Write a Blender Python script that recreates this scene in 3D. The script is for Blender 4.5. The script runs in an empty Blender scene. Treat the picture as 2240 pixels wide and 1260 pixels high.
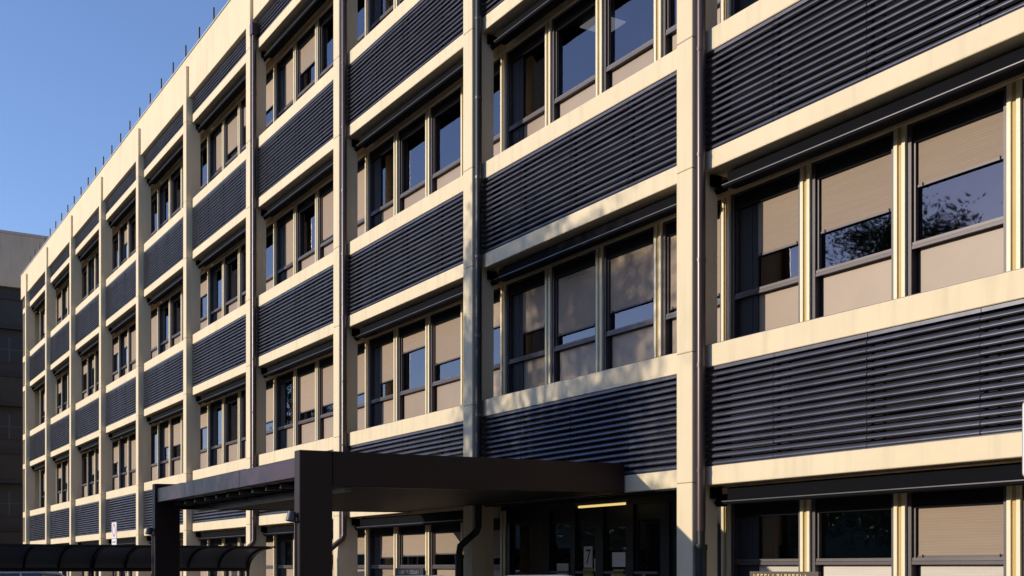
import bpy, math, random
from mathutils import Vector, Matrix
R = math.radians
scene = bpy.context.scene
COL = scene.collection
random.seed(7)

# ------------------------------------------------------------------ figures of the place
EYE = 1.65
D = 8.88                 # camera to the plane of the column fronts
CAMX = 10.79
THETA = math.atan(2550.0 / 1558.0)
BAY = 5.2157
CW = 0.287               # column width
FL = 3.675               # storey height
MOD = BAY / 4
LB0, LT0, SB0, ST0 = .955 + EYE, 1.172 + EYE, 2.33 + EYE, 2.588 + EYE   # lower band bottom/top, sill band bottom/top (first storey)
NB = 10
YB = 0.16                # band front
YF = 0.64                # mullion fins
GX0 = 0.026 * BAY
SUN_AZ, SUN_EL = R(24.2), R(15.0)

# ------------------------------------------------------------------ materials
def newmat(name):
    m = bpy.data.materials.new(name); m.use_nodes = True
    nt = m.node_tree
    return m, nt, nt.nodes['Principled BSDF']

def mat(name, col, rough=.6, metal=0., var=.0, scale=3., bump=0., bscale=60., spec=.5, streak=0., coat=0., objvar=0.):
    m, nt, b = newmat(name)
    N, L = nt.nodes, nt.links
    b.inputs['Roughness'].default_value = rough
    b.inputs['Metallic'].default_value = metal
    b.inputs['Specular IOR Level'].default_value = spec
    b.inputs['Coat Weight'].default_value = coat
    b.inputs['Base Color'].default_value = (*col, 1)
    src = None
    geo = N.new('ShaderNodeNewGeometry')
    if var or streak:
        tex = N.new('ShaderNodeTexNoise'); tex.inputs['Scale'].default_value = scale; tex.inputs['Detail'].default_value = 6
        tex.inputs['Roughness'].default_value = .62
        L.new(geo.outputs['Position'], tex.inputs['Vector'])
        mr = N.new('ShaderNodeMapRange')
        mr.inputs['From Min'].default_value = .3; mr.inputs['From Max'].default_value = .7
        mr.inputs['To Min'].default_value = 1 - var; mr.inputs['To Max'].default_value = 1 + var * .5
        L.new(tex.outputs['Fac'], mr.inputs['Value'])
        fac = mr.outputs['Result']
        if streak:                       # rain streaks: noise drawn out along z
            mp = N.new('ShaderNodeMapping'); mp.inputs['Scale'].default_value = (5, 5, .35)
            L.new(geo.outputs['Position'], mp.inputs['Vector'])
            t2 = N.new('ShaderNodeTexNoise'); t2.inputs['Scale'].default_value = 1.6; t2.inputs['Detail'].default_value = 5
            L.new(mp.outputs['Vector'], t2.inputs['Vector'])
            m2 = N.new('ShaderNodeMapRange'); m2.inputs['From Min'].default_value = .5; m2.inputs['From Max'].default_value = .75
            m2.inputs['To Min'].default_value = 1; m2.inputs['To Max'].default_value = 1 - streak
            L.new(t2.outputs['Fac'], m2.inputs['Value'])
            mu = N.new('ShaderNodeMath'); mu.operation = 'MULTIPLY'
            L.new(fac, mu.inputs[0]); L.new(m2.outputs['Result'], mu.inputs[1]); fac = mu.outputs[0]
        vm = N.new('ShaderNodeVectorMath'); vm.operation = 'SCALE'
        vm.inputs[0].default_value = col
        L.new(fac, vm.inputs['Scale'])
        src = vm.outputs['Vector']
    if objvar:
        oi = N.new('ShaderNodeObjectInfo')
        mr = N.new('ShaderNodeMapRange'); mr.inputs['To Min'].default_value = 1 - objvar; mr.inputs['To Max'].default_value = 1 + objvar
        L.new(oi.outputs['Random'], mr.inputs['Value'])
        vm = N.new('ShaderNodeVectorMath'); vm.operation = 'SCALE'
        if src: L.new(src, vm.inputs[0])
        else: vm.inputs[0].default_value = col
        L.new(mr.outputs['Result'], vm.inputs['Scale']); src = vm.outputs['Vector']
    if src: L.new(src, b.inputs['Base Color'])
    if bump:
        t3 = N.new('ShaderNodeTexNoise'); t3.inputs['Scale'].default_value = bscale; t3.inputs['Detail'].default_value = 4
        L.new(geo.outputs['Position'], t3.inputs['Vector'])
        bp = N.new('ShaderNodeBump'); bp.inputs['Strength'].default_value = bump; bp.inputs['Distance'].default_value = .01
        L.new(t3.outputs['Fac'], bp.inputs['Height']); L.new(bp.outputs['Normal'], b.inputs['Normal'])
    return m

M = {}
M['cream'] = mat('cream_paint', (.80, .675, .455), .75, var=.07, scale=.9, bump=.15, bscale=45, streak=.12, spec=.25)
M['ochre'] = mat('ochre_paint', (.55, .38, .12), .6, var=.06)
M['fin'] = mat('cream_fin_paint', (.80, .72, .50), .5, var=.04)
M['groove'] = mat('joint_sealant', (.16, .14, .10), .9)
M['louvre'] = mat('slate_louvre_metal', (.080, .081, .108), .35, metal=.38, var=.35, scale=2.6, bump=.06, bscale=7)
M['black'] = mat('black_backing', (.012, .012, .016), .8)
M['frame'] = mat('mauve_grey_aluminium', (.075, .062, .070), .45, metal=.2, var=.12)
M['rail'] = mat('satin_aluminium_rail', (.10, .086, .086), .45, metal=.3, var=.15)
M['panel'] = mat('beige_panel', (.35, .26, .185), .45, var=.10, scale=1.3, objvar=.10)
M['pipe'] = mat('brown_pipe_paint', (.075, .042, .038), .32, var=.15, scale=4, spec=.6)
M['boot'] = mat('black_iron_pipe', (.012, .012, .014), .5)
M['awning'] = mat('dark_awning_case', (.004, .0045, .007), .7, var=.15, spec=.05)
M['headshadow'] = mat('painted_head_shadow', (.008, .008, .010), .7, spec=.2)  # near-black that stands for the shade under the awnings
M['colshadow'] = mat('painted_column_shadow', (.030, .031, .036), .6, var=.1, spec=.3)  # tone of the column's shadow, put into the colour
M['strip'] = mat('aluminium_strip', (.085, .08, .08), .4, metal=.5, var=.4, scale=.9)
M['canopy'] = mat('dark_brown_cladding', (.0155, .0062, .0085), .5, var=.3, scale=2.5, bump=.03, bscale=6, spec=.35)
M['fascia'] = mat('dark_brown_gloss_fascia', (.060, .026, .042), .36, var=.25, scale=1.7, bump=.03, bscale=3, spec=.3)
M['soffit'] = mat('dark_soffit_board', (.016, .0135, .012), .55, var=.2, spec=.3)
M['grey'] = mat('grey_metal', (.10, .10, .11), .4, metal=.5)
M['flash'] = mat('zinc_flashing', (.38, .40, .42), .45, metal=.5)
M['rod'] = mat('dark_rod', (.05, .05, .055), .5, metal=.3)
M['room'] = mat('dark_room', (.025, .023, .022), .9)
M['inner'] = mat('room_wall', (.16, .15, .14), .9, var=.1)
M['lampwhite'] = mat('white_enamel', (.75, .75, .72), .4)
M['asphalt'] = mat('asphalt', (.085, .070, .053), .9, var=.3, scale=.6, bump=.4, bscale=120)
M['paving'] = mat('paving', (.21, .175, .135), .85, var=.2, scale=1.2, bump=.2, bscale=50)
M['kerb'] = mat('kerb_stone', (.30, .29, .27), .8, var=.15)
M['paintline'] = mat('road_paint', (.7, .7, .68), .7, var=.2, scale=8)
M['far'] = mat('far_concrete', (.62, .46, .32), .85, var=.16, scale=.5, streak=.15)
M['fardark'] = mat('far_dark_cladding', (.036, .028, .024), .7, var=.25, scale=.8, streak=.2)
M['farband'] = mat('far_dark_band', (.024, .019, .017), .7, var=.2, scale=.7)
M['sign'] = mat('sign_white', (.78, .76, .76), .45, var=.03)
M['signedge'] = mat('sign_edge_grey', (.22, .21, .22), .5)
M['red'] = mat('sign_mauve_red', (.42, .20, .30), .5)
M['blueink'] = mat('dark_blue_ink', (.02, .035, .09), .6)
M['paper'] = mat('paper', (.86, .86, .90), .8, var=.04)
M['yellow'] = mat('yellow_sticker', (.52, .48, .10), .7, var=.1, scale=20)
M['brown'] = mat('brown_board', (.07, .045, .03), .5)
M['gold'] = mat('gold_letter', (.70, .58, .22), .5)
M['board'] = mat('dark_board', (.02, .022, .035), .4)
M['letter'] = mat('grey_letter', (.52, .52, .52), .6)
M['tyre'] = mat('tyre_rubber', (.02, .02, .02), .8)
M['rim'] = mat('alloy_rim', (.4, .4, .42), .3, metal=.8)
M['silver'] = mat('silver_car_paint', (.42, .42, .44), .3, metal=.6, coat=.6)
M['whitecar'] = mat('white_car_paint', (.62, .65, .70), .3, coat=.6)
M['carglass'] = mat('car_glass', (.01, .012, .016), .05, spec=1.)
M['farglass'] = mat('dim_window_glass', (.022, .025, .034), .35, spec=.3)
M['lens'] = mat('lamp_lens', (.5, .5, .5), .1, spec=.8)
M['redlens'] = mat('red_lens', (.35, .02, .02), .15, spec=.8)
M['bark'] = mat('bark', (.10, .07, .05), .9, var=.3, scale=6)
M['vault'] = mat('smoked_sheet', (.12, .125, .135), .4, var=.15, scale=1.5)
_nt = M['vault'].node_tree; _tl = _nt.nodes.new('ShaderNodeBsdfTranslucent'); _tl.inputs['Color'].default_value = (.05, .055, .065, 1)
_mx = _nt.nodes.new('ShaderNodeAddShader'); _nt.links.new(_nt.nodes['Principled BSDF'].outputs[0], _mx.inputs[0]); _nt.links.new(_tl.outputs[0], _mx.inputs[1])
_nt.links.new(_mx.outputs[0], _nt.nodes['Material Output'].inputs['Surface'])
M['steel'] = mat('black_steel', (.010, .010, .012), .45, spec=.3)

def leafmat(name, col):
    m, nt, b = newmat(name)
    N, L = nt.nodes, nt.links
    geo = N.new('ShaderNodeNewGeometry'); t = N.new('ShaderNodeTexNoise'); t.inputs['Scale'].default_value = .9
    L.new(geo.outputs['Position'], t.inputs['Vector'])
    mr = N.new('ShaderNodeMapRange'); mr.inputs['From Min'].default_value = .3; mr.inputs['From Max'].default_value = .7
    mr.inputs['To Min'].default_value = .55; mr.inputs['To Max'].default_value = 1.35
    L.new(t.outputs['Fac'], mr.inputs['Value'])
    vm = N.new('ShaderNodeVectorMath'); vm.operation = 'SCALE'; vm.inputs[0].default_value = col
    L.new(mr.outputs['Result'], vm.inputs['Scale']); L.new(vm.outputs['Vector'], b.inputs['Base Color'])
    b.inputs['Roughness'].default_value = .6
    return m
M['leaf'] = leafmat('broad_leaf', (.055, .085, .03))
M['needle'] = leafmat('cedar_needle', (.03, .055, .03))

def blindmat(name, col):
    m, nt, b = newmat(name)
    N, L = nt.nodes, nt.links
    geo = N.new('ShaderNodeNewGeometry')
    sx = N.new('ShaderNodeSeparateXYZ'); L.new(geo.outputs['Position'], sx.inputs[0])
    t = N.new('ShaderNodeTexNoise'); t.inputs['Scale'].default_value = 1.0; t.inputs['Detail'].default_value = 3
    mp = N.new('ShaderNodeMapping'); mp.inputs['Scale'].default_value = (1.5, 1.5, 26)
    L.new(geo.outputs['Position'], mp.inputs['Vector']); L.new(mp.outputs['Vector'], t.inputs['Vector'])
    mr = N.new('ShaderNodeMapRange'); mr.inputs['From Min'].default_value = .3; mr.inputs['From Max'].default_value = .7
    mr.inputs['To Min'].default_value = .95; mr.inputs['To Max'].default_value = 1.03
    L.new(t.outputs['Fac'], mr.inputs['Value'])
    oi = N.new('ShaderNodeObjectInfo'); m2 = N.new('ShaderNodeMapRange')
    m2.inputs['To Min'].default_value = .82; m2.inputs['To Max'].default_value = 1.1
    L.new(oi.outputs['Random'], m2.inputs['Value'])
    mu = N.new('ShaderNodeMath'); mu.operation = 'MULTIPLY'; L.new(mr.outputs['Result'], mu.inputs[0]); L.new(m2.outputs['Result'], mu.inputs[1])
    vm = N.new('ShaderNodeVectorMath'); vm.operation = 'SCALE'; vm.inputs[0].default_value = col
    L.new(mu.outputs[0], vm.inputs['Scale']); L.new(vm.outputs['Vector'], b.inputs['Base Color'])
    w = N.new('ShaderNodeMath'); w.operation = 'MULTIPLY'; w.inputs[1].default_value = 2 * math.pi / .028
    L.new(sx.outputs['Z'], w.inputs[0])
    s = N.new('ShaderNodeMath'); s.operation = 'SINE'; L.new(w.outputs[0], s.inputs[0])
    bp = N.new('ShaderNodeBump'); bp.inputs['Strength'].default_value = .16; bp.inputs['Distance'].default_value = .004
    L.new(s.outputs[0], bp.inputs['Height']); L.new(bp.outputs['Normal'], b.inputs['Normal'])
    b.inputs['Roughness'].default_value = .8
    return m
M['blind'] = blindmat('pleated_blind', (.335, .252, .182))
M['curtain'] = blindmat('white_curtain', (.62, .56, .48))

def glassmat(name, ior, tint):
    m = bpy.data.materials.new(name); m.use_nodes = True
    nt = m.node_tree; N, L = nt.nodes, nt.links
    N.remove(N['Principled BSDF'])
    out = N['Material Output']
    tr = N.new('ShaderNodeBsdfTransparent'); tr.inputs['Color'].default_value = (*tint, 1)
    gl = N.new('ShaderNodeBsdfGlossy'); gl.inputs['Roughness'].default_value = .02
    gl.inputs['Color'].default_value = (.98, .93, 1, 1)
    fr = N.new('ShaderNodeFresnel'); fr.inputs['IOR'].default_value = ior
    geo = N.new('ShaderNodeNewGeometry'); t = N.new('ShaderNodeTexNoise'); t.inputs['Scale'].default_value = 1.4
    L.new(geo.outputs['Position'], t.inputs['Vector'])
    bp = N.new('ShaderNodeBump'); bp.inputs['Strength'].default_value = .05; bp.inputs['Distance'].default_value = .05
    L.new(t.outputs['Fac'], bp.inputs['Height']); L.new(bp.outputs['Normal'], gl.inputs['Normal'])
    mx = N.new('ShaderNodeMixShader')
    bk = N.new('ShaderNodeMath'); bk.operation = 'SUBTRACT'; bk.inputs[0].default_value = 1; L.new(geo.outputs['Backfacing'], bk.inputs[1])
    fm_ = N.new('ShaderNodeMath'); fm_.operation = 'MULTIPLY'; L.new(bk.outputs[0], fm_.inputs[0]); L.new(fr.outputs[0], fm_.inputs[1])
    L.new(fm_.outputs[0], mx.inputs[0]); L.new(tr.outputs[0], mx.inputs[1]); L.new(gl.outputs[0], mx.inputs[2])
    L.new(mx.outputs[0], out.inputs['Surface'])
    return m
M['glass'] = glassmat('reflective_glass', 2.2, (.80, .79, .78))
M['doorglass'] = glassmat('door_glass', 2.3, (.4, .42, .44))

def emit(name, col, s):
    m, nt, b = newmat(name)
    b.inputs['Emission Color'].default_value = (*col, 1); b.inputs['Emission Strength'].default_value = s
    b.inputs['Base Color'].default_value = (*col, 1)
    return m
M['tube'] = emit('lit_tube', (1, .74, .24), .55)
M['ceilpanel'] = emit('lit_ceiling_panel', (.9, .9, 1), .16)

# ------------------------------------------------------------------ mesh builder
class MB:
    def __init__(s, off=(0, 0, 0)):
        s.v = []; s.f = []; s.m = []; s.s = []; s.off = Vector(off)
    def add(s, vs, fs, m=0, smooth=False):
        n = len(s.v); s.v += [Vector(p) - s.off for p in vs]
        for f in fs: s.f.append([n + i for i in f]); s.m.append(m); s.s.append(smooth)
    def box(s, x0, x1, y0, y1, z0, z1, m=0):
        vs = [(x, y, z) for z in (z0, z1) for y in (y0, y1) for x in (x0, x1)]
        s.add(vs, [(0, 2, 3, 1), (4, 5, 7, 6), (0, 1, 5, 4), (2, 6, 7, 3), (0, 4, 6, 2), (1, 3, 7, 5)], m)
    def bbox(s, x0, x1, y0, y1, z0, z1, b=.008, m=0):
        # box with chamfered vertical and horizontal front edges
        c = []
        for z, i in ((z0, b), (z0 + b, 0), (z1 - b, 0), (z1, b)):
            c += [(x0 + b + i, y0 + i, z), (x1 - b - i, y0 + i, z), (x1 - i, y0 + b + i, z), (x1 - i, y1 - b - i, z),
                  (x1 - b - i, y1 - i, z), (x0 + b + i, y1 - i, z), (x0 + i, y1 - b - i, z), (x0 + i, y0 + b + i, z)]
        fs = [tuple(range(7, -1, -1)), tuple(range(24, 32))]
        for r in range(3):
            for k in range(8):
                a = r * 8 + k; b2 = r * 8 + (k + 1) % 8
                fs.append((a, b2, b2 + 8, a + 8))
        s.add(c, fs, m)
    def prism_x(s, prof, x0, x1, m=0, smooth=False):
        n = len(prof); vs = [(x0, y, z) for y, z in prof] + [(x1, y, z) for y, z in prof]
        fs = [(i, (i + 1) % n, n + (i + 1) % n, n + i) for i in range(n)]
        s.add(vs, fs, m, smooth); s.add(vs, [tuple(range(n - 1, -1, -1)), tuple(range(n, 2 * n))], m)
    def prism_y(s, prof, y0, y1, m=0, smooth=False):
        n = len(prof); vs = [(x, y0, z) for x, z in prof] + [(x, y1, z) for x, z in prof]
        fs = [(i, n + i, n + (i + 1) % n, (i + 1) % n) for i in range(n)]
        s.add(vs, fs, m, smooth); s.add(vs, [tuple(range(n)), tuple(range(2 * n - 1, n - 1, -1))], m)
    def tube(s, pts, r, seg=12, m=0, cap=True):
        pts = [Vector(p) for p in pts]; rs = r if isinstance(r, (list, tuple)) else [r] * len(pts)
        rings = []; up = None
        for i, p in enumerate(pts):
            a = pts[max(i - 1, 0)]; b = pts[min(i + 1, len(pts) - 1)]
            t = (b - a).normalized()
            if up is None: up = t.orthogonal().normalized()
            u = (up - t * up.dot(t)).normalized(); up = u; w = t.cross(u)
            rings.append([p + (u * math.cos(2 * math.pi * k / seg) + w * math.sin(2 * math.pi * k / seg)) * rs[i] for k in range(seg)])
        vs = [q for r_ in rings for q in r_]
        fs = [(i * seg + k, i * seg + (k + 1) % seg, (i + 1) * seg + (k + 1) % seg, (i + 1) * seg + k) for i in range(len(pts) - 1) for k in range(seg)]
        s.add(vs, fs, m, True)
        if cap: s.add(vs, [tuple(range(seg - 1, -1, -1)), tuple(range((len(pts) - 1) * seg, len(pts) * seg))], m)
    def build(s, name, mats, parent=None, loc=None):
        me = bpy.data.meshes.new(name)
        me.from_pydata([tuple(p) for p in s.v], [], s.f)
        for m_ in (mats if isinstance(mats, (list, tuple)) else [mats]): me.materials.append(M[m_])
        me.polygons.foreach_set('material_index', s.m); me.polygons.foreach_set('use_smooth', s.s)
        me.update()
        return link(name, me, parent, loc)

def link(name, me, parent=None, loc=None):
    o = bpy.data.objects.new(name, me); COL.objects.link(o)
    if parent: o.parent = parent
    if loc: o.location = loc
    return o

def tag(o, label=None, cat=None, group=None, kind=None):
    if label: o['label'] = label
    if cat: o['category'] = cat
    if group: o['group'] = group
    if kind: o['kind'] = kind
    return o

def empty(name, loc=(0, 0, 0), rz=0):
    o = bpy.data.objects.new(name, None); COL.objects.link(o)
    o.location = loc; o.rotation_euler.z = rz; o.empty_display_size = .2
    return o

def copy_tree(o, parent=None):
    c = o.copy(); COL.objects.link(c); c.parent = parent
    for ch in [q for q in scene.objects if q.parent == o]: copy_tree(ch, c)
    return c

def project(X, Y, Z):
    S, Cc = math.sin(THETA), math.cos(THETA)
    u, v = X - CAMX, Y + D
    dep = -u * S + v * Cc
    if dep < .2: return None
    return 1120 + 2550 * (u * Cc + v * S) / dep, 1240 - 2550 * (Z - EYE) / dep, dep

# ------------------------------------------------------------------ ground
def struct(o): return tag(o, kind='structure')
g = MB(); g.box(-400, 400, -400, 400, -.5, 0); struct(g.build('ground', 'asphalt'))
g = MB(); g.box(-56, 14, -2.6, -.25, .004, .13); struct(g.build('pavement', 'paving'))
g = MB(); g.box(-56, 14, -2.78, -2.603, .004, .135); struct(g.build('kerb', 'kerb'))
M['addedridge'] = mat('added_ridge_green', (.04, .055, .03), .95, var=.4, scale=.05)
hr = random.Random(3); hv = []; hf = []
for q in range(61):
    x = -900 + q * 30; h = 30 + 9 * math.sin(q * .45) + 6 * math.sin(q * 1.13 + 1) + hr.uniform(-2, 2)
    hv += [(x, -260, -.2), (x, -300, h), (x, -380, -.2)]
for q in range(60):
    a = q * 3; hf += [(a, a + 3, a + 4, a + 1), (a + 1, a + 4, a + 5, a + 2)]
g = MB(); g.add(hv, hf, 0, True); struct(g.build('added_ridge', 'addedridge'))  # unseen ridge added to keep the bright horizon out of the glass
g = MB()
for i in range(14): g.box(-40 + i * 2.6, -39.9 + i * 2.6, -19.5, -14.5, .0, .004)
struct(g.build('road_markings', 'paintline'))

# ------------------------------------------------------------------ the office building
OB = tag(empty('office_building'), 'cream office block with column grid, dark louvred panels and rows of shaded windows', 'building')
def colx(i): return -i * BAY
lb = lambda k: LB0 + FL * (k - 1)
lt = lambda k: LT0 + FL * (k - 1)
sb = lambda k: SB0 + FL * (k - 1)
st = lambda k: ST0 + FL * (k - 1)
PB, PT, CT = 12.66 + EYE, 13.79 + EYE, 13.50 + EYE
XL = colx(9) - 1.6        # left end of the block
XR = colx(-2)             # the block runs on past the picture on the right

# columns
joints = []
for k in range(1, 5): joints += [lb(k) + .03] + ([st(k) - .075] if k < 4 else [])
cm = MB()
zs = [.0] + joints + [CT]
for a, b in zip(zs[:-1], zs[1:]):
    cm.bbox(0, CW, 0, .39, a + .003, b - .003, .007)
cm.box(.007, CW - .007, .007, .383, 0.02, CT - .02, 1)
c0 = cm.build('column', ['cream', 'groove'], OB, (colx(-1), 0, 0))
for i in range(0, NB): link('column', c0.data, OB, (colx(i), 0, 0))

def clear(i):             # clear span of bay i between its columns
    return colx(i) + CW + .003, colx(i - 1) - .003
bx0, bx1 = CW + .003, BAY - .003

# bands
bm_low = MB(); bm_low.bbox(bx0, bx1, YB, .62, 0, LT0 - LB0, .007)
bm_sill = MB(); bm_sill.bbox(bx0, bx1, YB, .62, 0, ST0 - SB0, .007); bm_sill.box(bx0 + .01, bx1 - .01, YB + .03, .66, ST0 - SB0 + .001, ST0 - SB0 + .012, 1)
lowm = sillm = None
for i in range(-1, NB):
    for k in range(1, 5):
        loc = (colx(i), 0, lb(k))
        if lowm is None: lowm = bm_low.build('lower_band', ['cream'], OB, loc).data
        else: link('lower_band', lowm, OB, loc)
    for k in range(0, 4):
        loc = (colx(i), 0, sb(k))
        if sillm is None: sillm = bm_sill.build('sill_band', ['cream', 'frame'], OB, loc).data
        else: link('sill_band', sillm, OB, loc)
# short end of the block beyond the last column
for k in range(1, 5):
    e = MB(); e.box(XL, colx(9) - .003, YB, .62, lb(k), lt(k)); e.build('end_band', 'cream', OB)
    if k < 4: e = MB(); e.box(XL, colx(9) - .003, YB, .62, sb(k), st(k)); e.build('end_band', 'cream', OB)

# louvre panels
lrnd = random.Random(4)
def louvre(h, name):
    m = MB()
    n = max(4, round((h - .05) / .0806)); p = (h - .05) / n
    xs = [bx0] + [GX0 + MOD * q for q in (1, 2, 3)] + [bx1]
    for a, b in zip(xs[:-1], xs[1:]):
        a += .004; b -= .004
        for j in range(n):
            z = .012 + j * p + lrnd.uniform(-.002, .002); hh = p * .76; dy = lrnd.uniform(-.003, .003)
            fr_ = [(.012, 0), (.004, .007), (.0025, .015), (.0055, .026), (.014, .038), (.028, .050), (.053, hh - .004), (.061, hh)]
            vs_ = [(x_, YB + py, z + pz) for x_ in (a, b) for py, pz in [(u_ + dy, v_) for u_, v_ in fr_]]; nf = len(fr_)
            m.add(vs_, [(q, q + nf, q + nf + 1, q + 1) for q in range(nf - 1)], 0, True)
            bk_ = [(.069, hh - .002), (.022, .006), (.012, 0)]
            vs_ = [(x_, YB + py, z + pz) for x_ in (a, b) for py, pz in [fr_[-1]] + bk_]
            m.add(vs_, [(q, q + 4, q + 5, q + 1) for q in range(3)], 0, False)
            full = fr_ + bk_[:2]
            for x_, fl in ((a, 1), (b, -1)): m.add([(x_, YB + py, z + pz) for py, pz in full], [tuple(range(len(full)))[::fl]], 0)
        m.box(a, b, YB + .02, YB + .05, h - .038, h - .002)
        m.box(a, b, YB + .02, YB + .05, .001, .010)
    for x in xs[1:-1]: m.box(x - .012, x + .012, YB + .078, YB + .11, .0, h, 1)
    m.box(bx0, bx1, .37, .40, 0, h, 1)
    return m
lm = louvre(SB0 - LT0 - .006, 'l'); lmesh = None
tm = louvre(PB - lt(4) - .006, 't'); tmesh = None
for i in range(-1, NB):
    for k in range(1, 4):
        loc = (colx(i), 0, lt(k) + .003)
        if lmesh is None: lmesh = lm.build('louvre_panel', ['louvre', 'black'], OB, loc).data
        else: link('louvre_panel', lmesh, OB, loc)
    loc = (colx(i), 0, lt(4) + .003)
    if tmesh is None: tmesh = tm.build('louvre_panel', ['louvre', 'black'], OB, loc).data
    else: link('louvre_panel', tmesh, OB, loc)

# inner wall behind louvres, floors, roof, rear
w = MB()
for k in range(0, 5):
    z0 = lb(k) + .02 if k else 0
    z1 = (st(k) - .02) if k < 4 else PT - .2
    w.box(XL + .02, XR, .50, .615, z0, z1)
w.build('inner_wall', 'inner', OB)
w = MB(); w.box(XL + .02, XR, .30, .34, lt(4) + .01, PT - .3); w.build('roof_upstand', 'black', OB)
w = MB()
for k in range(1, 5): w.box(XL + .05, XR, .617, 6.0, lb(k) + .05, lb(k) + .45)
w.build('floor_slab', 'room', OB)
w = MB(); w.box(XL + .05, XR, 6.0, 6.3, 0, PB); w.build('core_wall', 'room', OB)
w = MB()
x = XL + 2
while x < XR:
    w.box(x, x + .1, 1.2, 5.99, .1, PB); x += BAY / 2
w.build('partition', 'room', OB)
w = MB(); w.box(XL, XL + .045, .17, 16, 0, PT - .02); w.box(XL + .05, XR, 15.9, 16, 0, PT - .02); w.build('outer_wall', 'cream', OB)
w = MB(); w.box(XL + .05, XR, .35, 15.8, PB + .1, PB + .4); w.build('roof', 'grey', OB)
w = MB(); w.box(XL, XR, -.02, .29, 0, .28); w.build('plinth', 'kerb', OB)
w = MB(); w.bbox(XL, XR, .07, .29, PB, PT, .006); w.build('parapet', 'cream', OB)
w = MB(); w.box(XL - .02, XR, .045, .33, PT + .001, PT + .035); w.build('coping', 'flash', OB)
rm = MB(); rm.tube([(0, 0, 0), (0, 0, 1.2)], .028, 6); rmesh = None
q = -36
for q in range(-37, 4):
    loc = (GX0 + q * MOD, .40, PT - .3)
    if rmesh is None: rmesh = rm.build('roof_rod', 'rod', OB, loc).data
    else: link('roof_rod', rmesh, OB, loc)

# lintels, awnings
lm2 = MB(); lm2.box(bx0 - .28, bx1 + .0, .625, .70, -.165, .0)
am = MB(); am.bbox(.51, BAY - .05, .33, .47, -.215, -.03, .015)
bar = MB(); bar.bbox(.50, BAY - .06, .27, .325, -.235, -.178, .012); bar.box(.50, BAY - .06, .262, .269, -.200, -.189, 1)
brs = [MB(), MB()]
brs[0].box(.30, .33, .26, .42, -.15, -.02); brs[0].prism_x([(.30, -.20), (.34, -.25), (.42, -.14), (.40, -.10)], .325, .505)
brs[1].box(BAY - .036, BAY - .006, .26, .42, -.15, -.02)
ml = ma = mbar = None
for i in range(-1, NB):
    for k in range(0, 4):
        z = lb(k + 1)
        loc = (colx(i), 0, z)
        if i == 1 and k == 0: continue
        if ml is None: ml = lm2.build('lintel', 'cream', OB, loc).data
        else: link('lintel', ml, OB, loc)
        if ma is None:
            a = am.build('awning', 'awning', OB, loc); ma = a.data
            mbar = bar.build('front_bar', ['awning', 'strip'], a).data; mbr = [q_.build('bracket', 'awning', a).data for q_ in brs]
        else:
            a = link('awning', ma, OB, loc); link('front_bar', mbar, a); [link('bracket', q_, a) for q_ in mbr]

# downpipes beside the first columns
def downpipe(i):
    X = colx(i); m = MB()
    px, py = X + CW + .068, .075
    ztop = (lt(4) + .1) if i >= 2 else 12.3 + EYE
    zk = EYE + .62
    if i in (0, -1):
        m.tube([(px, py, ztop), (px, py, EYE + .42)], .052, 14)
        m.tube([(px, py, EYE + .44), (px, py, EYE + .26)], .046, 14, 1)
        m.tube([(px, py, EYE + .26), (px, py, EYE + .20)], .075, 14, 1)
        m.tube([(px, py, EYE + .20), (px, py, .1)], .066, 14, 1)
    else:
        m.tube([(px, py, ztop), (px, py, zk), (px - .015, py - .02, zk - .07), (px - .10, -.09, zk - .22), (px - .16, -.16, zk - .30), (px - .17, -.17, zk - .40), (px - .17, -.17, zk - .45)], .052, 14, 1 if i == 1 else 0)
        m.tube([(px - .17, -.17, zk - .43), (px - .17, -.17, zk - .49)], .076, 14, 1)
        m.tube([(px - .17, -.17, zk - .49), (px - .17, -.17, .1)], .066, 14, 1)
    z = zk + .5
    while z < ztop:
        m.tube([(px, py, z - .02), (px, py, z + .02)], .0575, 14); z += 1.225
    if i >= 2: m.box(px - .09, px + .09, .0, .15, ztop - .02, ztop + .24)
    return m.build('downpipe', ['pipe', 'boot'], OB)
for i in (-1, 0, 1, 2, 3): downpipe(i)

# ------------------------------------------------------------------ windows
HEAD = FL - (ST0 - LB0) - .165      # window head above the sill top
W0, W1 = .07, MOD - .07
def parts_mullion():
    m = MB()
    for s in (-1, 1): m.box(s * .05 - .021, s * .05 + .021, YF, .72, .013, HEAD + .1)
    m.box(-.029, .029, YF + .018, .715, .013, HEAD + .1, 1)
    return m
def parts_frame(tz):
    m = MB(); y0, y1 = .672, .765
    m.box(W0, W0 + .055, y0, y1, .013, HEAD + .05); m.box(W1 - .055, W1, y0, y1, .013, HEAD + .05)
    m.box(W0 + .055, W1 - .055, y0 + .002, y1, .013, .05); m.box(W0 + .055, W1 - .055, y0 + .002, y1, HEAD - .03, HEAD + .05)
    m.box(W0 + .055, W1 - .055, y0 + .005, y1, tz - .045, tz - .012)
    return m
def parts_rail(tz):
    m = MB(); m.box(W0 + .06, W1 - .06, .682, .745, tz - .008, tz + .024); m.box(W0 + .06, W0 + .085, .70, .745, tz + .024, HEAD - .03); return m
def parts_pane(tz):
    m = MB(); m.box(W0 + .056, W1 - .056, .752, .758, tz + .0355, HEAD - .0305); return m
def parts_panel(tz):
    m = MB(); m.box(W0 + .115, W1 - .056, .745, .76, .0505, tz - .0455); m.box(W0 + .0555, W0 + .115, .757, .763, .0505, tz - .0455, 1); return m  # black strip stands for the shaded side of the left frame member
def parts_head_shadow():
    m = MB(); m.bbox(W0 + .056, W1 - .056, .690, .738, HEAD - .20, HEAD - .032, .008); return m  # dark box painted as the awning's shadow across the window head
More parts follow.
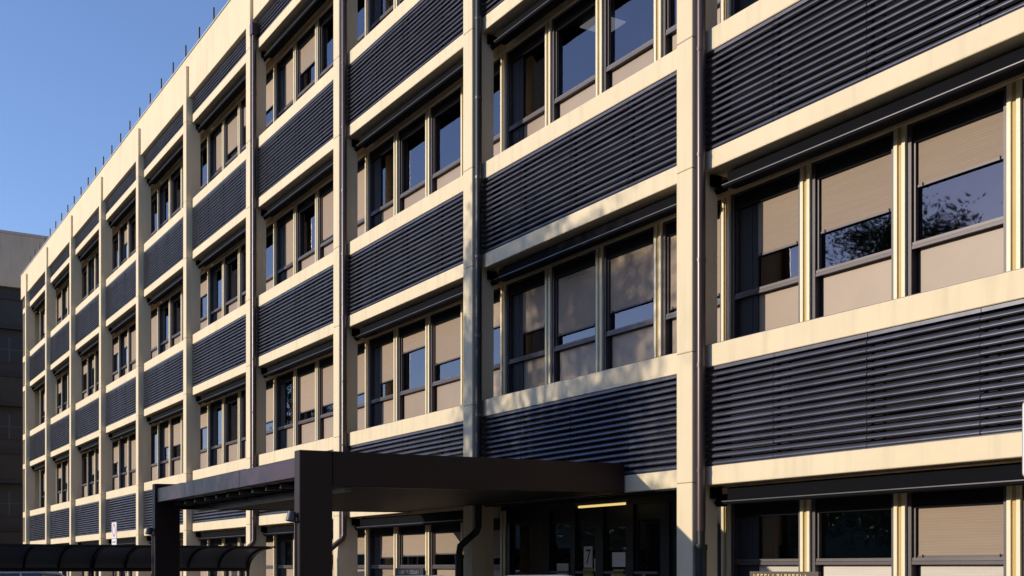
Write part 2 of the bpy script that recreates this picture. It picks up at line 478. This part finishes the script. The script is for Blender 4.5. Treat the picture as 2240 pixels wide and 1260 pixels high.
def parts_column_shadow():
    m = MB(); m.box(W0 + .056, W0 + .408, .728, .748, .051, HEAD - .201); m.box(W0 + .30, W0 + .306, .722, .728, .06, HEAD - .21, 1); return m  # dark panel put where the column's shadow falls on the first module
def parts_blind(z, xa=.105):
    m = MB(); m.box(W0 + xa, W1 - .058, .722, .728, z, HEAD - .031); m.box(W0 + xa - .005, W1 - .058, .714, .736, z - .022, z, 1)
    for x in (W0 + xa + .055, W1 - .12): m.tube([(x, .715, z - .03), (x + .01, .70, z + .01)], .006, 5, 1)
    return m

KNOWN = {  # (bay, storey, module): height of the blind's bottom bar above the sill; None = no blind
 (0,1,0):1.07,(0,1,1):1.09,(0,1,2):1.25,(0,1,3):1.2,(1,1,0):1.05,(1,1,1):.86,(1,1,2):.96,(1,1,3):.74,
 (2,1,0):.98,(2,1,1):1.40,(2,1,2):1.0,(2,1,3):1.3,(3,1,0):None,(3,1,1):.87,(3,1,2):.88,(3,1,3):.9,(4,1,3):.9,
 (0,2,0):None,(0,2,1):None,(1,2,0):None,(1,2,1):None,(1,2,2):None,(1,2,3):None,(2,2,0):None,(2,2,1):None,(2,2,2):None,(2,2,3):None,
 (3,2,0):.7,(3,2,1):None,(3,2,2):.75,(3,2,3):.7,(4,2,0):None,(4,2,1):None,(4,2,2):None,(4,2,3):None,
 (2,3,0):None,(2,3,1):None,(2,3,2):None,(3,3,0):.72,(3,3,1):1.12,(3,3,2):None,(3,3,3):None,(4,3,0):.75,(4,3,1):.9,(4,3,2):1.2,
 (0,0,0):None,(0,0,1):None,(0,0,2):1.21,(0,0,3):1.1,(2,0,0):1.27,(2,0,1):1.31,(2,0,2):1.33,(2,0,3):1.25,(3,0,0):None,(3,0,1):1.4,(3,0,2):1.35,(3,0,3):1.35,
 (4,0,0):None,(4,0,1):None,(4,0,2):1.5,(1,0,3):None}
TZ = .655
cache = {}
def cached(key, fn, mats):
    if key not in cache:
        o = fn().build(key[0], mats); cache[key] = o.data; bpy.data.objects.remove(o)
    return cache[key]
wins = []
rnd = random.Random(11)
for i in range(-1, NB):
    for k in range(0, 4):
        for m in range(4):
            if i == 1 and k == 0: continue
            loc = (colx(i) + GX0 + m * MOD, 0, st(k))
            if (i, k, m) in KNOWN: bz = KNOWN[(i, k, m)]
            else:
                r = rnd.random()
                bz = None if r < .3 else (.70 if r < .5 else rnd.uniform(.8, 1.45))
            tz = TZ
            if k == 0: tz = 1.155 if i == 0 else 1.10
            pts = [project(loc[0] + a, .7, loc[2] + b) for a in (0, MOD) for b in (0, HEAD)]
            area = 0
            if all(pts):
                xs = [p[0] for p in pts]; ys = [p[1] for p in pts]
                x0, x1 = max(min(xs), 0), min(max(xs), 2240); y0, y1 = max(min(ys), 0), min(max(ys), 1260)
                if x1 > x0 and y1 > y0: area = (x1 - x0) * (y1 - y0)
            wins.append((area, i, k, m, loc, bz, tz))
wins.sort(key=lambda t: -t[0])
def steps(z): return round(z / .025) * .025
rest = MB(); rest_mats = ['frame', 'fin', 'ochre', 'rail', 'glass', 'panel', 'black', 'blind', 'rail', 'headshadow', 'colshadow']
def merge(dst, mb, loc, mmap):
    n = len(dst.v); dst.v += [Vector(p) + Vector(loc) for p in mb.v]
    for f, mm, s_ in zip(mb.f, mb.m, mb.s): dst.f.append([n + q for q in f]); dst.m.append(mmap[mm]); dst.s.append(s_)
for idx, (area, i, k, m, loc, bz, tz) in enumerate(wins):
    white = (k == 0 and i == 0)
    if idx < 100 and area > 0:
        f = link('window', cached(('frame', tz), lambda: parts_frame(tz), ['frame']), OB, loc)
        link('mullion', cached(('mullion', 0), parts_mullion, ['fin', 'ochre']), f)
        link('rail', cached(('rail', tz), lambda: parts_rail(tz), ['rail']), f)
        link('pane', cached(('pane', tz), lambda: parts_pane(tz), ['glass']), f)
        link('lower_panel', cached(('lower_panel', tz, white), lambda: parts_panel(tz), ['curtain' if white else 'panel', 'black']), f)
        link('head_shadow_box', cached(('head_shadow_box', 0), parts_head_shadow, ['headshadow']), f)
        if m == 0: link('shadow_panel', cached(('shadow_panel', 0), parts_column_shadow, ['colshadow', 'frame']), f)
        if bz is not None:
            z = steps(bz)
            link('blind', cached(('blind', z, m == 0), lambda: parts_blind(z, .415 if m == 0 else .105), ['blind', 'frame']), f)
    else:
        merge(rest, parts_frame(tz), loc, [0]); merge(rest, parts_mullion(), loc, [1, 2]); merge(rest, parts_rail(tz), loc, [3])
        merge(rest, parts_head_shadow(), loc, [9])
        if m == 0: merge(rest, parts_column_shadow(), loc, [10, 0])
        merge(rest, parts_pane(tz), loc, [4]); merge(rest, parts_panel(tz), loc, [5, 6])
        if bz is not None: merge(rest, parts_blind(bz, .415 if m == 0 else .105), loc, [7, 8])
tag(rest.build('distant_glazing', rest_mats, OB), kind='stuff')
# lit ceiling panel in the room behind the upper windows of the second bay
w = MB(); w.box(-3.95, -3.45, 1.35, 1.85, lb(3) - .02, lb(3) + .0); w.build('ceiling_panel', 'ceilpanel', OB)

# entrance doors (bay 1, ground floor)
DY = .70
zd0, zd1 = .13, EYE + .86
fr = MB()
posts = [(-5.0, -4.90), (-3.985, -3.76), (-3.20, -3.09), (-2.58, -2.40), (-1.87, -1.71), (-1.13, -.95)]
for a, b in posts: fr.box(a, b, DY - .04, DY + .06, zd0, zd1 + .09)
fr.box(-4.89, -.2, DY - .06, DY + .058, zd1 - .02, lb(1) + .002); fr.box(-4.89, -.0, YB + .03, .6, lb(1) - .02, lb(1) - .003)  # dark fill at the head, put in as the deep shade under the canopy
ent = fr.build('entrance_frame', 'steel', OB)
for n_, (a, b, zt) in enumerate(((-4.897, -3.988, .64), (-3.757, -3.203, .645), (-3.087, -2.583, .555), (-2.397, -1.873, .545), (-1.707, -1.133, .63))):
    d = MB(); z1 = EYE + zt
    d.box(a, a + .05, DY, DY + .04, zd0, z1 + .06); d.box(b - .05, b, DY, DY + .04, zd0, z1 + .06)
    d.box(a + .05, b - .05, DY, DY + .04, z1, z1 + .06); d.box(a + .05, b - .05, DY, DY + .04, zd0, zd0 + .18)
    if z1 + .061 < zd1 - .03: d.box(a, b, DY + .002, DY + .038, z1 + .061, zd1 - .021)
    dr = d.build('door', 'steel', OB)
    p = MB(); p.box(a + .05, b - .05, DY + .017, DY + .023, zd0 + .18, z1); p.build('pane', 'doorglass', dr)
    if n_: 
        h = MB(); h.box(a + .04, b - .04, DY - .06, DY - .035, EYE - .095, EYE - .06); h.box(a + .06, a + .08, DY - .04, DY, EYE - .09, EYE - .065); h.box(b - .08, b - .06, DY - .04, DY, EYE - .09, EYE - .065)
        h.build('handle', 'grey', dr)
link('mullion', cached(('mullion', 0), parts_mullion, ['fin', 'ochre']), OB, (colx(1) + GX0, 0, st(0)))
fx = MB(); fx.box(-.945, GX0 + .1, DY, DY + .05, zd0, zd1 + .05); fx.build('shadow_panel', 'steel', OB)  # dark sheet standing for the shade at the right end of the entrance

# ------------------------------------------------------------------ things on the doors
def sheet(name, label, cat, x0, x1, z0, z1, m, grp=None):
    o = MB((x0, 0, 0)); o.box(x0, x1, DY + .0105, DY + .0155, EYE + z0, EYE + z1)
    return tag(o.build(name, m, None, (x0, 0, 0)), label, cat, grp)
def text_obj(name, body, size, loc, m, parent, rot=(math.pi / 2, 0, 0), sx=1.):
    cu = bpy.data.curves.new(name, 'FONT'); cu.body = body; cu.size = size; cu.extrude = .0015; cu.align_x = 'CENTER'; cu.align_y = 'CENTER'
    o = bpy.data.objects.new(name, cu); COL.objects.link(o)
    dg = bpy.context.evaluated_depsgraph_get(); dg.update()
    me = bpy.data.meshes.new_from_object(o.evaluated_get(dg)); bpy.data.objects.remove(o)
    me.materials.clear(); me.materials.append(M[m])
    t = link(name, me, parent, loc); t.rotation_euler = rot; t.scale = (sx, 1, 1)
    return t
s7 = MB(); s7.box(-.105, .105, -.004, 0, -.15, .15)
s7o = tag(s7.build('door_number_sign', 'paper', None, (-2.83, DY + .0155, EYE + .14)), 'pale tall card reading 7 on the entrance door glass', 'sign')
text_obj('numeral', '7', .30, (0.005, -.0055, -.005), 'blueink', s7o, sx=.85)
sheet('notice_sheet', 'bare white paper notice low on the door left of the 7 card', 'notice', -3.63, -3.33, -.40, .05, 'paper')
sheet('notice_sheet', 'square bluish paper above a yellow sticker, right of the 7 card', 'notice', -2.25, -1.95, 0, .20, 'paper')
sheet('notice_sheet', 'narrow slip of paper between the 7 card and the door post', 'notice', -2.675, -2.59, -.09, .12, 'paper')
sheet('yellow_sticker', 'yellow sticker directly beneath the 7 card on the door', 'sticker', -2.95, -2.70, -.24, -.022, 'yellow')
sheet('yellow_sticker', 'yellow sticker beneath the square bluish paper on the door', 'sticker', -2.23, -1.975, -.24, -.03, 'yellow')

# ------------------------------------------------------------------ entrance canopy
XN, XF, YO = -1.21, -7.25, -4.25
CP = tag(empty('entrance_canopy', (XN, -2, 0)), 'dark brown flat entrance canopy on square portal legs', 'canopy')
CO = (XN, -2, 0)
def slope(mb):
    for p in mb.v:
        y = p.y + CO[1]
        if p.z > 2.3: p.z += .0125 * (y - YO)
    return mb
ZT = EYE + 1.272
for X in (XN, XF):
    b = MB(CO); b.bbox(X - .16, X, YO + .385, YB - .02, ZT - .385, ZT, .006); slope(b).build('portal_beam', 'canopy', CP)
    b = MB(CO); b.bbox(X - .16, X, YO, YO + .383, .0, ZT, .006); slope(b).build('leg', 'canopy', CP)
fl_ = (XN - .162 - XF - .002) / 3
for q in range(3):
    b = MB(CO); b.bbox(XF + .002 + q * fl_ + .003, XF + .002 + (q + 1) * fl_ - .003, YO + .03, YO + .07, ZT - .285, ZT - .075, .004); slope(b).build('fascia', 'fascia', CP)
b = MB(CO); b.box(XF + .002, XN - .162, YO + .072, YO + .20, ZT - .29, ZT - .27); slope(b).build('gutter', 'steel', CP)
b = MB(CO); b.box(XF + .002, XN - .162, YO + .075, YB - .02, ZT - .10, ZT - .08); slope(b).build('roof', 'canopy', CP)
b = MB(CO)
x = XF + .01
while x < XN - .25:
    b.box(x, x + .09, YO + .7, YB - .03, ZT - .375, ZT - .355); x += .118
slope(b).build('soffit', 'soffit', CP)
b = MB(CO); b.box(XF + .002, XN - .162, YO + .6, YO + .68, ZT - .43, ZT - .345); slope(b).build('edge_beam', 'grey', CP)
x = XF + .35
while x < XN - .2:
    b = MB(CO); b.box(x, x + .05, YO + .21, YO + .595, ZT - .345, ZT - .30); x += .5
    slope(b).build('outrigger', 'grey', CP)
def floodlight(X):
    m = MB(CO)
    m.tube([(X - .10, YO - .005, EYE + .56), (X - .10, YO - .05, EYE + .56)], .02, 8)
    m.tube([(X - .10, YO - .05, EYE + .60), (X - .09, YO - .07, EYE + .50)], [.045, .055], 12)
    m.tube([(X - .10, YO - .012, EYE + .5), (X - .10, YO - .012, EYE - .6)], .010, 8)
    m.build('spotlight', 'grey', CP)
floodlight(XN); floodlight(XF)
tl = empty('tube_light', (-2.0, .36, EYE + .83))
tag(tl, 'lit yellow fluorescent tube under the canopy above the doors', 'lamp')
m = MB(); m.tube([(-.55, 0, 0), (.55, 0, 0)], .016, 8); m.build('tube', 'tube', tl)
m = MB(); m.box(-.60, .62, -.03, .03, .018, .06); m.box(.552, .60, -.016, .016, -.016, .018); m.box(-.60, -.552, -.016, .016, -.016, .018); m.build('fitting', 'grey', tl)

# ------------------------------------------------------------------ bicycle shelter
SX, SY = -11.35, -.95
BS = tag(empty('bicycle_shelter', (SX - .6, -4, 0)), 'long low black shelter with curved smoked roof beside the canopy leg', 'shelter')
SO = (SX - .6, -4, 0)
zlow, ztop, wid = EYE - .02, EYE + .40, 1.35
arc = [(SX - wid + wid * (1 - math.cos(t)) , zlow + (ztop - zlow) * math.sin(t)) for t in [math.pi / 2 * q / 10 for q in range(11)]]
ylist = [SY - .62 * q for q in range(0, 13)]
def vault(y0, y1, off0, off1):
    prof = []
    for (x, z) in arc: prof.append((x, z + off1))
    for (x, z) in reversed(arc): prof.append((x, z + off0))
    m = MB(SO); m.prism_y(prof, y0, y1, smooth=False); return m
vault(ylist[-1], ylist[0], -.004, .004).build('roof_sheet', 'vault', BS)
for q, y in enumerate(ylist):
    m = MB(SO)
    prof = [(x, z + .0045) for x, z in arc] + [(x + .01, z - .045) for x, z in reversed(arc)]
    wd = .075 if q in (0, 5, 10) else .038
    m.prism_y(prof, y - wd / 2, y + wd / 2); m.build('rib', 'steel', BS)
m = MB(SO); m.box(SX - wid - .03, SX - wid + .03, ylist[-1], ylist[0], zlow - .07, zlow); m.build('back_rail', 'steel', BS)
m = MB(SO); m.box(SX, SX + .25, SY - .03, SY + .03, ztop - .03, ztop + .004); m.box(SX - .02, SX + .02, ylist[-1], ylist[0], ztop - .045, ztop + .006); m.build('front_rail', 'steel', BS)
for q in (0, 5, 10):
    m = MB(SO); m.tube([(SX - wid, ylist[q], 0), (SX - wid, ylist[q], zlow - .02)], .035, 8); m.build('post', 'steel', BS)
# a grid of hoops to lock bicycles to
m = MB(SO)
for q in range(11):
    y = SY - .4 - .6 * q
    m.tube([(SX - 1.1, y, .0), (SX - 1.1, y, .7), (SX - 1.0, y, .8), (SX - .55, y, .8), (SX - .45, y, .7), (SX - .45, y, 0)], .022, 8)
m.build('hoop_row', 'steel', BS)

# ------------------------------------------------------------------ signs
# narrow parking sign over the shelter roof (faces the road, seen edge-on)
sp = tag(empty('parking_sign', (-20.0, -2.0, 0)), 'slim white road sign plate rising above the bicycle shelter roof', 'sign')
m = MB(); m.tube([(0, .03, 0), (0, .03, 2.7)], .028, 8); m.build('pole', 'grey', sp)
m = MB(); m.box(-.26, .26, -.012, .0, 2.38, 2.79); m.box(-.26, .26, -.012, .0, 1.95, 2.37); m.build('plate', 'sign', sp)
m = MB(); r0, r1 = .17, .12
for a in range(24):
    t0, t1 = 2 * math.pi * a / 24, 2 * math.pi * (a + 1) / 24
    vs = [(r * math.cos(t), -.0145, 2.585 + r * math.sin(t)) for t in (t0, t1) for r in (r0, r1)]
    m.add(vs, [(0, 1, 3, 2)])
m.build('ring', 'red', sp)
m = MB()
for z in (2.27, 2.17, 2.07): m.box(-.17, .17, -.0145, -.0125, z, z + .035)
m.build('printed_lines', 'signedge', sp)
# sign close to the camera at the right edge
rs = tag(empty('post_sign', (6.64, -2.6, 0)), 'white round-cornered sign plate on a post at the right edge', 'sign')
def rrect(w, h, r, n=6):
    pts = []
    for cx, cz, a0 in ((w - r, h - r, 0), (-w + r, h - r, 90), (-w + r, -h + r, 180), (w - r, -h + r, 270)):
        for q in range(n + 1):
            a = R(a0 + 90 * q / n); pts.append((cx + r * math.cos(a), cz + r * math.sin(a)))
    return pts
zc = EYE + .767
m = MB(); m.prism_y([(x, z + zc) for x, z in rrect(.235, .234, .035)], -.004, .0); m.build('plate', 'signedge', rs)
m = MB(); m.prism_y([(x, z + zc) for x, z in rrect(.228, .227, .030)], -.0065, -.0042); m.build('face', 'sign', rs)
m = MB(); m.tube([(0, .035, 0), (0, .035, zc + .2)], .03, 12); m.build('post', 'grey', rs)
# small dark board with grey lettering by the third bay
def strokes(mb, x0, z0, w, h, y, seed, gap=.25):
    rr = random.Random(seed); x = x0
    while x < x0 + w:
        cw = h * rr.uniform(.45, .7)
        if rr.random() < .88:
            mb.box(x, x + h * .16, y, y + .002, z0, z0 + h)
            if rr.random() < .6: mb.box(x + h * .16, x + cw * .8, y, y + .002, z0 + h * .82, z0 + h)
            if rr.random() < .6: mb.box(x + h * .16, x + cw * .8, y, y + .002, z0, z0 + h * .16)
            if rr.random() < .5: mb.box(x + cw * .62, x + cw * .8, y, y + .002, z0 + h * .16, z0 + h * .82)
        x += cw + h * gap
db = tag(empty('notice_board', (-5.1, -1.0, 0)), 'dark board with two grey rows of lettering standing before the ground floor windows', 'sign')
m = MB(); m.box(-.47, .47, 0, .03, EYE - .75, EYE - .02); m.build('panel', 'board', db)
m = MB(); strokes(m, -.38, EYE - .105, .34, .05, -.004, 3); strokes(m, .0, EYE - .105, .34, .05, -.004, 5); strokes(m, -.4, EYE - .21, .7, .05, -.004, 8); m.build('lettering', 'letter', db)
for x in (-.42, .42):
    m = MB(); m.tube([(x, .05, .13), (x, .05, EYE - .05)], .02, 8); m.build('leg', 'grey', db)
bb = tag(empty('information_board', (3.79, -2.0, 0)), 'brown board with yellow lettering standing before the ground floor windows', 'sign')
m = MB(); m.box(-.39, .39, 0, .03, EYE - .8, EYE - .038); m.build('panel', 'brown', bb)
m = MB(); strokes(m, -.34, EYE - .115, .6, .055, -.004, 13); strokes(m, -.34, EYE - .22, .6, .055, -.004, 14); m.build('lettering', 'gold', bb)
for x in (-.34, .34):
    m = MB(); m.tube([(x, .05, .13), (x, .05, EYE - .07)], .02, 8); m.build('leg', 'grey', bb)

# ------------------------------------------------------------------ cars
def car(label, loc, rz, paint, L=4.2, Wd=1.75, H=1.55):
    t = tag(empty('parked_car', loc, rz), label, 'car')
    hw = Wd / 2
    side = [(-.5, .32), (-.5, .62), (-.485, .80), (-.44, .90), (-.30, .93), (.14, .945), (.30, .93), (.44, .80), (.49, .66), (.5, .32)]
    m = MB()
    prof = [(x * L, z * H / 1.5) for x, z in side]
    n = len(prof); secs = []
    for yy, sh in ((-hw, .93), (-hw * .96, .985), (-hw * .7, 1.0), (hw * .7, 1.0), (hw * .96, .985), (hw, .93)):
        secs.append([(x * (1 - .025 * (abs(yy) > hw * .9)), yy, .2 + (z - .2) * sh) for x, z in prof])
    vs = [p for s_ in secs for p in s_]
    fs = [(a * n + b, a * n + (b + 1) % n, (a + 1) * n + (b + 1) % n, (a + 1) * n + b) for a in range(5) for b in range(n)]
    m.add(vs, fs, 0, True); m.add(vs, [tuple(range(n)), tuple(range(6 * n - 1, 5 * n - 1, -1))])
    # roof and pillars
    zb, zr = .92 * H / 1.5, H
    A = [(-.45 * L, hw * .86, zb), (.22 * L, hw * .86, zb), (.05 * L, hw * .68, zr - .03), (-.05 * L, hw * .68, zr), (-.25 * L, hw * .68, zr - .01), (-.38 * L, hw * .68, zr - .07)]
    k = len(A); vs = A + [(x, -y, z) for x, y, z in A]
    m.add([(x, y * .8, z - .0) for x, y, z in vs[2:6]] + [(x, y * .8, z) for x, y, z in vs[k + 2:k + 6]], [(0, 1, 5, 4), (1, 2, 6, 5), (2, 3, 7, 6)], 0, True)
    for s in (1, -1):
        e = [(x, s * y, z) for x, y, z in A]
        for a, b in ((1, 2), (2, 3), (3, 4), (4, 5), (5, 0)): m.tube([e[a], e[b]], .03, 6)
        mid = ((-.10 * L), s * hw * .86, zb); m.tube([mid, (-.12 * L, s * hw * .68, zr - .02)], .03, 6)
    m.add([A[2], A[3], A[4], A[5], (A[5][0], -A[5][1], A[5][2]), (A[4][0], -A[4][1], A[4][2]), (A[3][0], -A[3][1], A[3][2]), (A[2][0], -A[2][1], A[2][2])], [(0, 1, 6, 7), (1, 2, 5, 6), (2, 3, 4, 5)], 0, True)
    m.build('body', paint, t)
    g = MB()
    for s in (1, -1):
        e = [(x, s * (y - .01), z) for x, y, z in A]; g.add(e, [tuple(range(6))])
    g.build('side_window', 'carglass', t)
    g = MB(); g.add([A[1], A[2], (A[2][0], -A[2][1], A[2][2]), (A[1][0], -A[1][1], A[1][2])], [(0, 1, 2, 3)]); g.build('windscreen', 'carglass', t)
    g = MB(); g.add([A[0], A[5], (A[5][0], -A[5][1], A[5][2]), (A[0][0], -A[0][1], A[0][2])], [(0, 1, 2, 3)]); g.build('rear_window', 'carglass', t)
    for sx in (-.31, .31):
        for s in (1, -1):
            wh = MB(); wh.tube([(sx * L, s * (hw - .19), .31), (sx * L, s * (hw + .01), .31)], .31, 24)
            wo = wh.build('wheel', 'tyre', t)
            wh = MB(); wh.tube([(sx * L, s * (hw - .05), .31), (sx * L, s * (hw + .018), .31)], .20, 20); wh.build('rim', 'rim', wo)
    for s in (1, -1):
        h = MB(); h.bbox(.455 * L, .492 * L, s * hw * .62 - .16, s * hw * .62 + .16, .66, .78, .02); h.build('headlight', 'lens', t)
        h = MB(); h.bbox(-.497 * L, -.47 * L, s * hw * .72 - .1, s * hw * .72 + .1, .68, .86, .02); h.build('tail_light', 'redlens', t)
        h = MB(); h.bbox(.16 * L, .20 * L, s * (hw + .09) - .08, s * (hw + .09) + .08, .95, 1.06, .02); h.build('mirror', paint, t)
    return t
car('pale car parked at the far left behind the bicycle shelter', (-13.9, -4.75, 0), R(90), 'whitecar', H=1.54)
car('silver car parked before the entrance, only its roof edge showing', (2.75, -3.9, 0), R(2), 'silver', H=1.555)

# ------------------------------------------------------------------ far block at the left
FX = -56.
FB = tag(empty('distant_building', (FX, 2, 0)), 'shaded brown block with pale top storey beyond the cream building', 'building')
FO = (FX, 2, 0)
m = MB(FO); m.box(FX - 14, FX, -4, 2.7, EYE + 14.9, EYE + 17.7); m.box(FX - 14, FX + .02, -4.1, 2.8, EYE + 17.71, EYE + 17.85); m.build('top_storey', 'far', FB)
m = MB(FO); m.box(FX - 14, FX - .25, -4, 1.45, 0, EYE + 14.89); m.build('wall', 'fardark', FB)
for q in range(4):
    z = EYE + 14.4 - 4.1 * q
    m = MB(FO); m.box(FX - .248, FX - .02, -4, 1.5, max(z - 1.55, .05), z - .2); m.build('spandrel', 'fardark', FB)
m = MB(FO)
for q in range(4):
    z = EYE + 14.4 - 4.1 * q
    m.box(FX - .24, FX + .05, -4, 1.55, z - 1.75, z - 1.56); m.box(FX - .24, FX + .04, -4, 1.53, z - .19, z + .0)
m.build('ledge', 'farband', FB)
fw = MB(); fw.box(0, .05, -.62, .62, 0, 1.35); fw.box(.0, .055, -.03, .03, .02, 1.33, 1); fw.box(0, .054, -.60, .6, .66, .70, 1)
fm = None
for q in range(3):
    z = EYE + 14.4 - 4.1 * q - 3.5
    for r in range(2):
        loc = (-.27, .65 - 2.0 * r, z)
        if fm is None: fm = fw.build('window', ['farglass', 'frame'], FB, loc).data
        else: link('window', fm, FB, loc)
m = MB(FO); m.box(FX - 5, FX - 1.5, 2.0, 2.78, EYE + 17.86, EYE + 18.1); m.build('roof_plant', 'farband', FB)
m = MB(FO); m.box(FX - 6, FX - 1, 1.92, 4.5, EYE + 10, EYE + 17.2); m.build('stair_tower', 'farband', FB)

# ------------------------------------------------------------------ trees across the car park (seen in the panes, casting shade; some added to block sky light)
def tree(label, loc, h, kind, rad, n, seed, base=.25, group=None, lf=1.6):
    rr = random.Random(seed)
    t = tag(empty('cedar_tree' if kind == 'cedar' else 'broadleaf_tree', loc), label, 'tree', group)
    tr = MB(); tr.tube([(0, 0, 0), (.05, .03, h * .35), (0, .05, h * .7), (0, 0, h * .96)], [h * .022, h * .018, h * .01, .02], 10)
    c = MB()
    def leaf(p, s):
        a = Vector((rr.gauss(0, 1), rr.gauss(0, 1), rr.gauss(0, 1))).normalized(); b = a.orthogonal().normalized()
        b = (Matrix.Rotation(rr.uniform(0, 6.28), 3, a) @ b); d = a.cross(b)
        c.add([p + b * s, p + d * s * .6, p - b * s, p - d * s * .6], [(0, 1, 2, 3)])
    if kind == 'cedar':
        lv = int(h * 1.5)
        for q in range(lv):
            z = h * (base + (1 - base) * q / lv); rl = rad * (1 - (z / h - base) / (1 - base)) ** .8 + .25
            for bch in range(6):
                a = rr.uniform(0, 6.28); ln = rl * rr.uniform(.7, 1.1)
                e = Vector((math.cos(a) * ln, math.sin(a) * ln, z - ln * .08))
                tr.tube([(0, 0, z), tuple(e)], [.05, .012], 5)
                for s in range(n // (lv * 6)):
                    f_ = rr.uniform(.15, 1.0)
                    p = Vector((0, 0, z)).lerp(e, f_) + Vector((rr.gauss(0, .16), rr.gauss(0, .16), rr.gauss(0, .07))) * (1 + .6 * ln)
                    leaf(p, rr.uniform(.10, .2))
    else:
        clumps = []
        for q in range(44):
            u = rr.uniform(-1, 1); a = rr.uniform(0, 6.28); r_ = rr.uniform(.35, 1) ** .6
            zz = h * (base + (1 - base) * .5 * (1 + u * r_))
            k_ = math.sqrt(max(0, 1 - u * u)) * r_
            cpt = Vector((math.cos(a) * rad * k_, math.sin(a) * rad * k_, zz)); clumps.append(cpt)
            tr.tube([(0, 0, zz * .6), tuple(cpt)], [.06, .015], 5)
        for q in range(n):
            cpt = rr.choice(clumps)
            leaf(cpt + Vector((rr.gauss(0, 1), rr.gauss(0, 1), rr.gauss(0, .8))) * rad * .17, rr.uniform(.05, .10) * lf)
    tr.build('trunk', 'bark', t); c.build('crown', 'needle' if kind == 'cedar' else 'leaf', t)
    return t
tree('dense broadleaf tree close across the drive from the entrance', (-10.0, -14.6, 0), 11.15, 'broad', 2.4, 36000, 5, .25, None, .75)
tree('tall dark cedar far down the drive', (-72, -22, 0), 19, 'cedar', 5, 9000, 8, .1)
row = 'trees along the far side of the car park'
src = tree('round broadleaf tree in the row along the far side of the car park', (6, -52, 0), 9.5, 'broad', 3.6, 7000, 21, .2, row)
for q, (x, y) in enumerate(((-5, -54), (-14, -51), (-24, -55), (-33, -51), (-42, -54), (-51, -51), (-60, -55), (-70, -52), (-80, -54), (15, -54), (25, -51), (35, -48), (-10, -62), (-28, -63), (-47, -62))):  # row raised and thickened to cut low sky light on the facade
    c = copy_tree(src); c.location = (x, y, 0); c.rotation_euler.z = q * 1.3; s = 1.38 + .06 * (q % 4); c.scale = (s, s, s)

for q, (x, y, s) in enumerate(((17, -24, 1.7), (25, -17, 1.8), (31, -8, 1.8), (24, -32, 1.7), (33, 3, 1.7), (36, -20, 1.9))):  # unseen trees added to block sky light from the right
    c = copy_tree(src); c.location = (x, y, 0); c.rotation_euler.z = q * 2.1; c.scale = (s, s, s)
    c['label'] = 'unseen tall broadleaf tree added at the right to block sky light'; c['group'] = 'unseen trees added at the right to block sky light'
# ------------------------------------------------------------------ light, sky, camera
wd = bpy.data.worlds.new('World'); scene.world = wd; wd.use_nodes = True
nt = wd.node_tree; bg = nt.nodes['Background']
sky = nt.nodes.new('ShaderNodeTexSky'); sky.sky_type = 'NISHITA'; sky.sun_disc = False
sundir = Vector((-math.sin(SUN_AZ) * math.cos(SUN_EL), -math.cos(SUN_AZ) * math.cos(SUN_EL), math.sin(SUN_EL)))
sky.sun_elevation = SUN_EL; sky.sun_rotation = math.atan2(sundir.x, sundir.y)
sky.air_density = 1.0; sky.dust_density = .25; sky.ozone_density = 4.5
tint = nt.nodes.new('ShaderNodeVectorMath'); tint.operation = 'MULTIPLY'; tint.inputs[1].default_value = (1.17, .955, .985)
nt.links.new(sky.outputs[0], tint.inputs[0]); nt.links.new(tint.outputs['Vector'], bg.inputs['Color']); bg.inputs['Strength'].default_value = .15
sl = bpy.data.lights.new('sun', 'SUN'); sl.energy = 2.5; sl.angle = R(.5); sl.color = (1, .88, .71)
so = bpy.data.objects.new('sun', sl); COL.objects.link(so)
so.rotation_euler = sundir.to_track_quat('Z', 'Y').to_euler()
cam = bpy.data.cameras.new('camera'); co = bpy.data.objects.new('camera', cam); COL.objects.link(co)
cam.sensor_width = 36; cam.lens = 36 * 2550 / 2240; cam.shift_y = 610 / 2240
cam.clip_start = .1; cam.clip_end = 2000
co.location = (CAMX, -D, EYE); co.rotation_euler = (math.pi / 2, 0, THETA)
scene.camera = co
vs = scene.view_settings
vs.view_transform = 'Standard'; vs.look = 'None'; vs.exposure = 0.62; vs.gamma = 1; vs.use_curve_mapping = False
scene.cycles.max_bounces = 8; scene.cycles.transparent_max_bounces = 8; scene.cycles.use_denoising = True
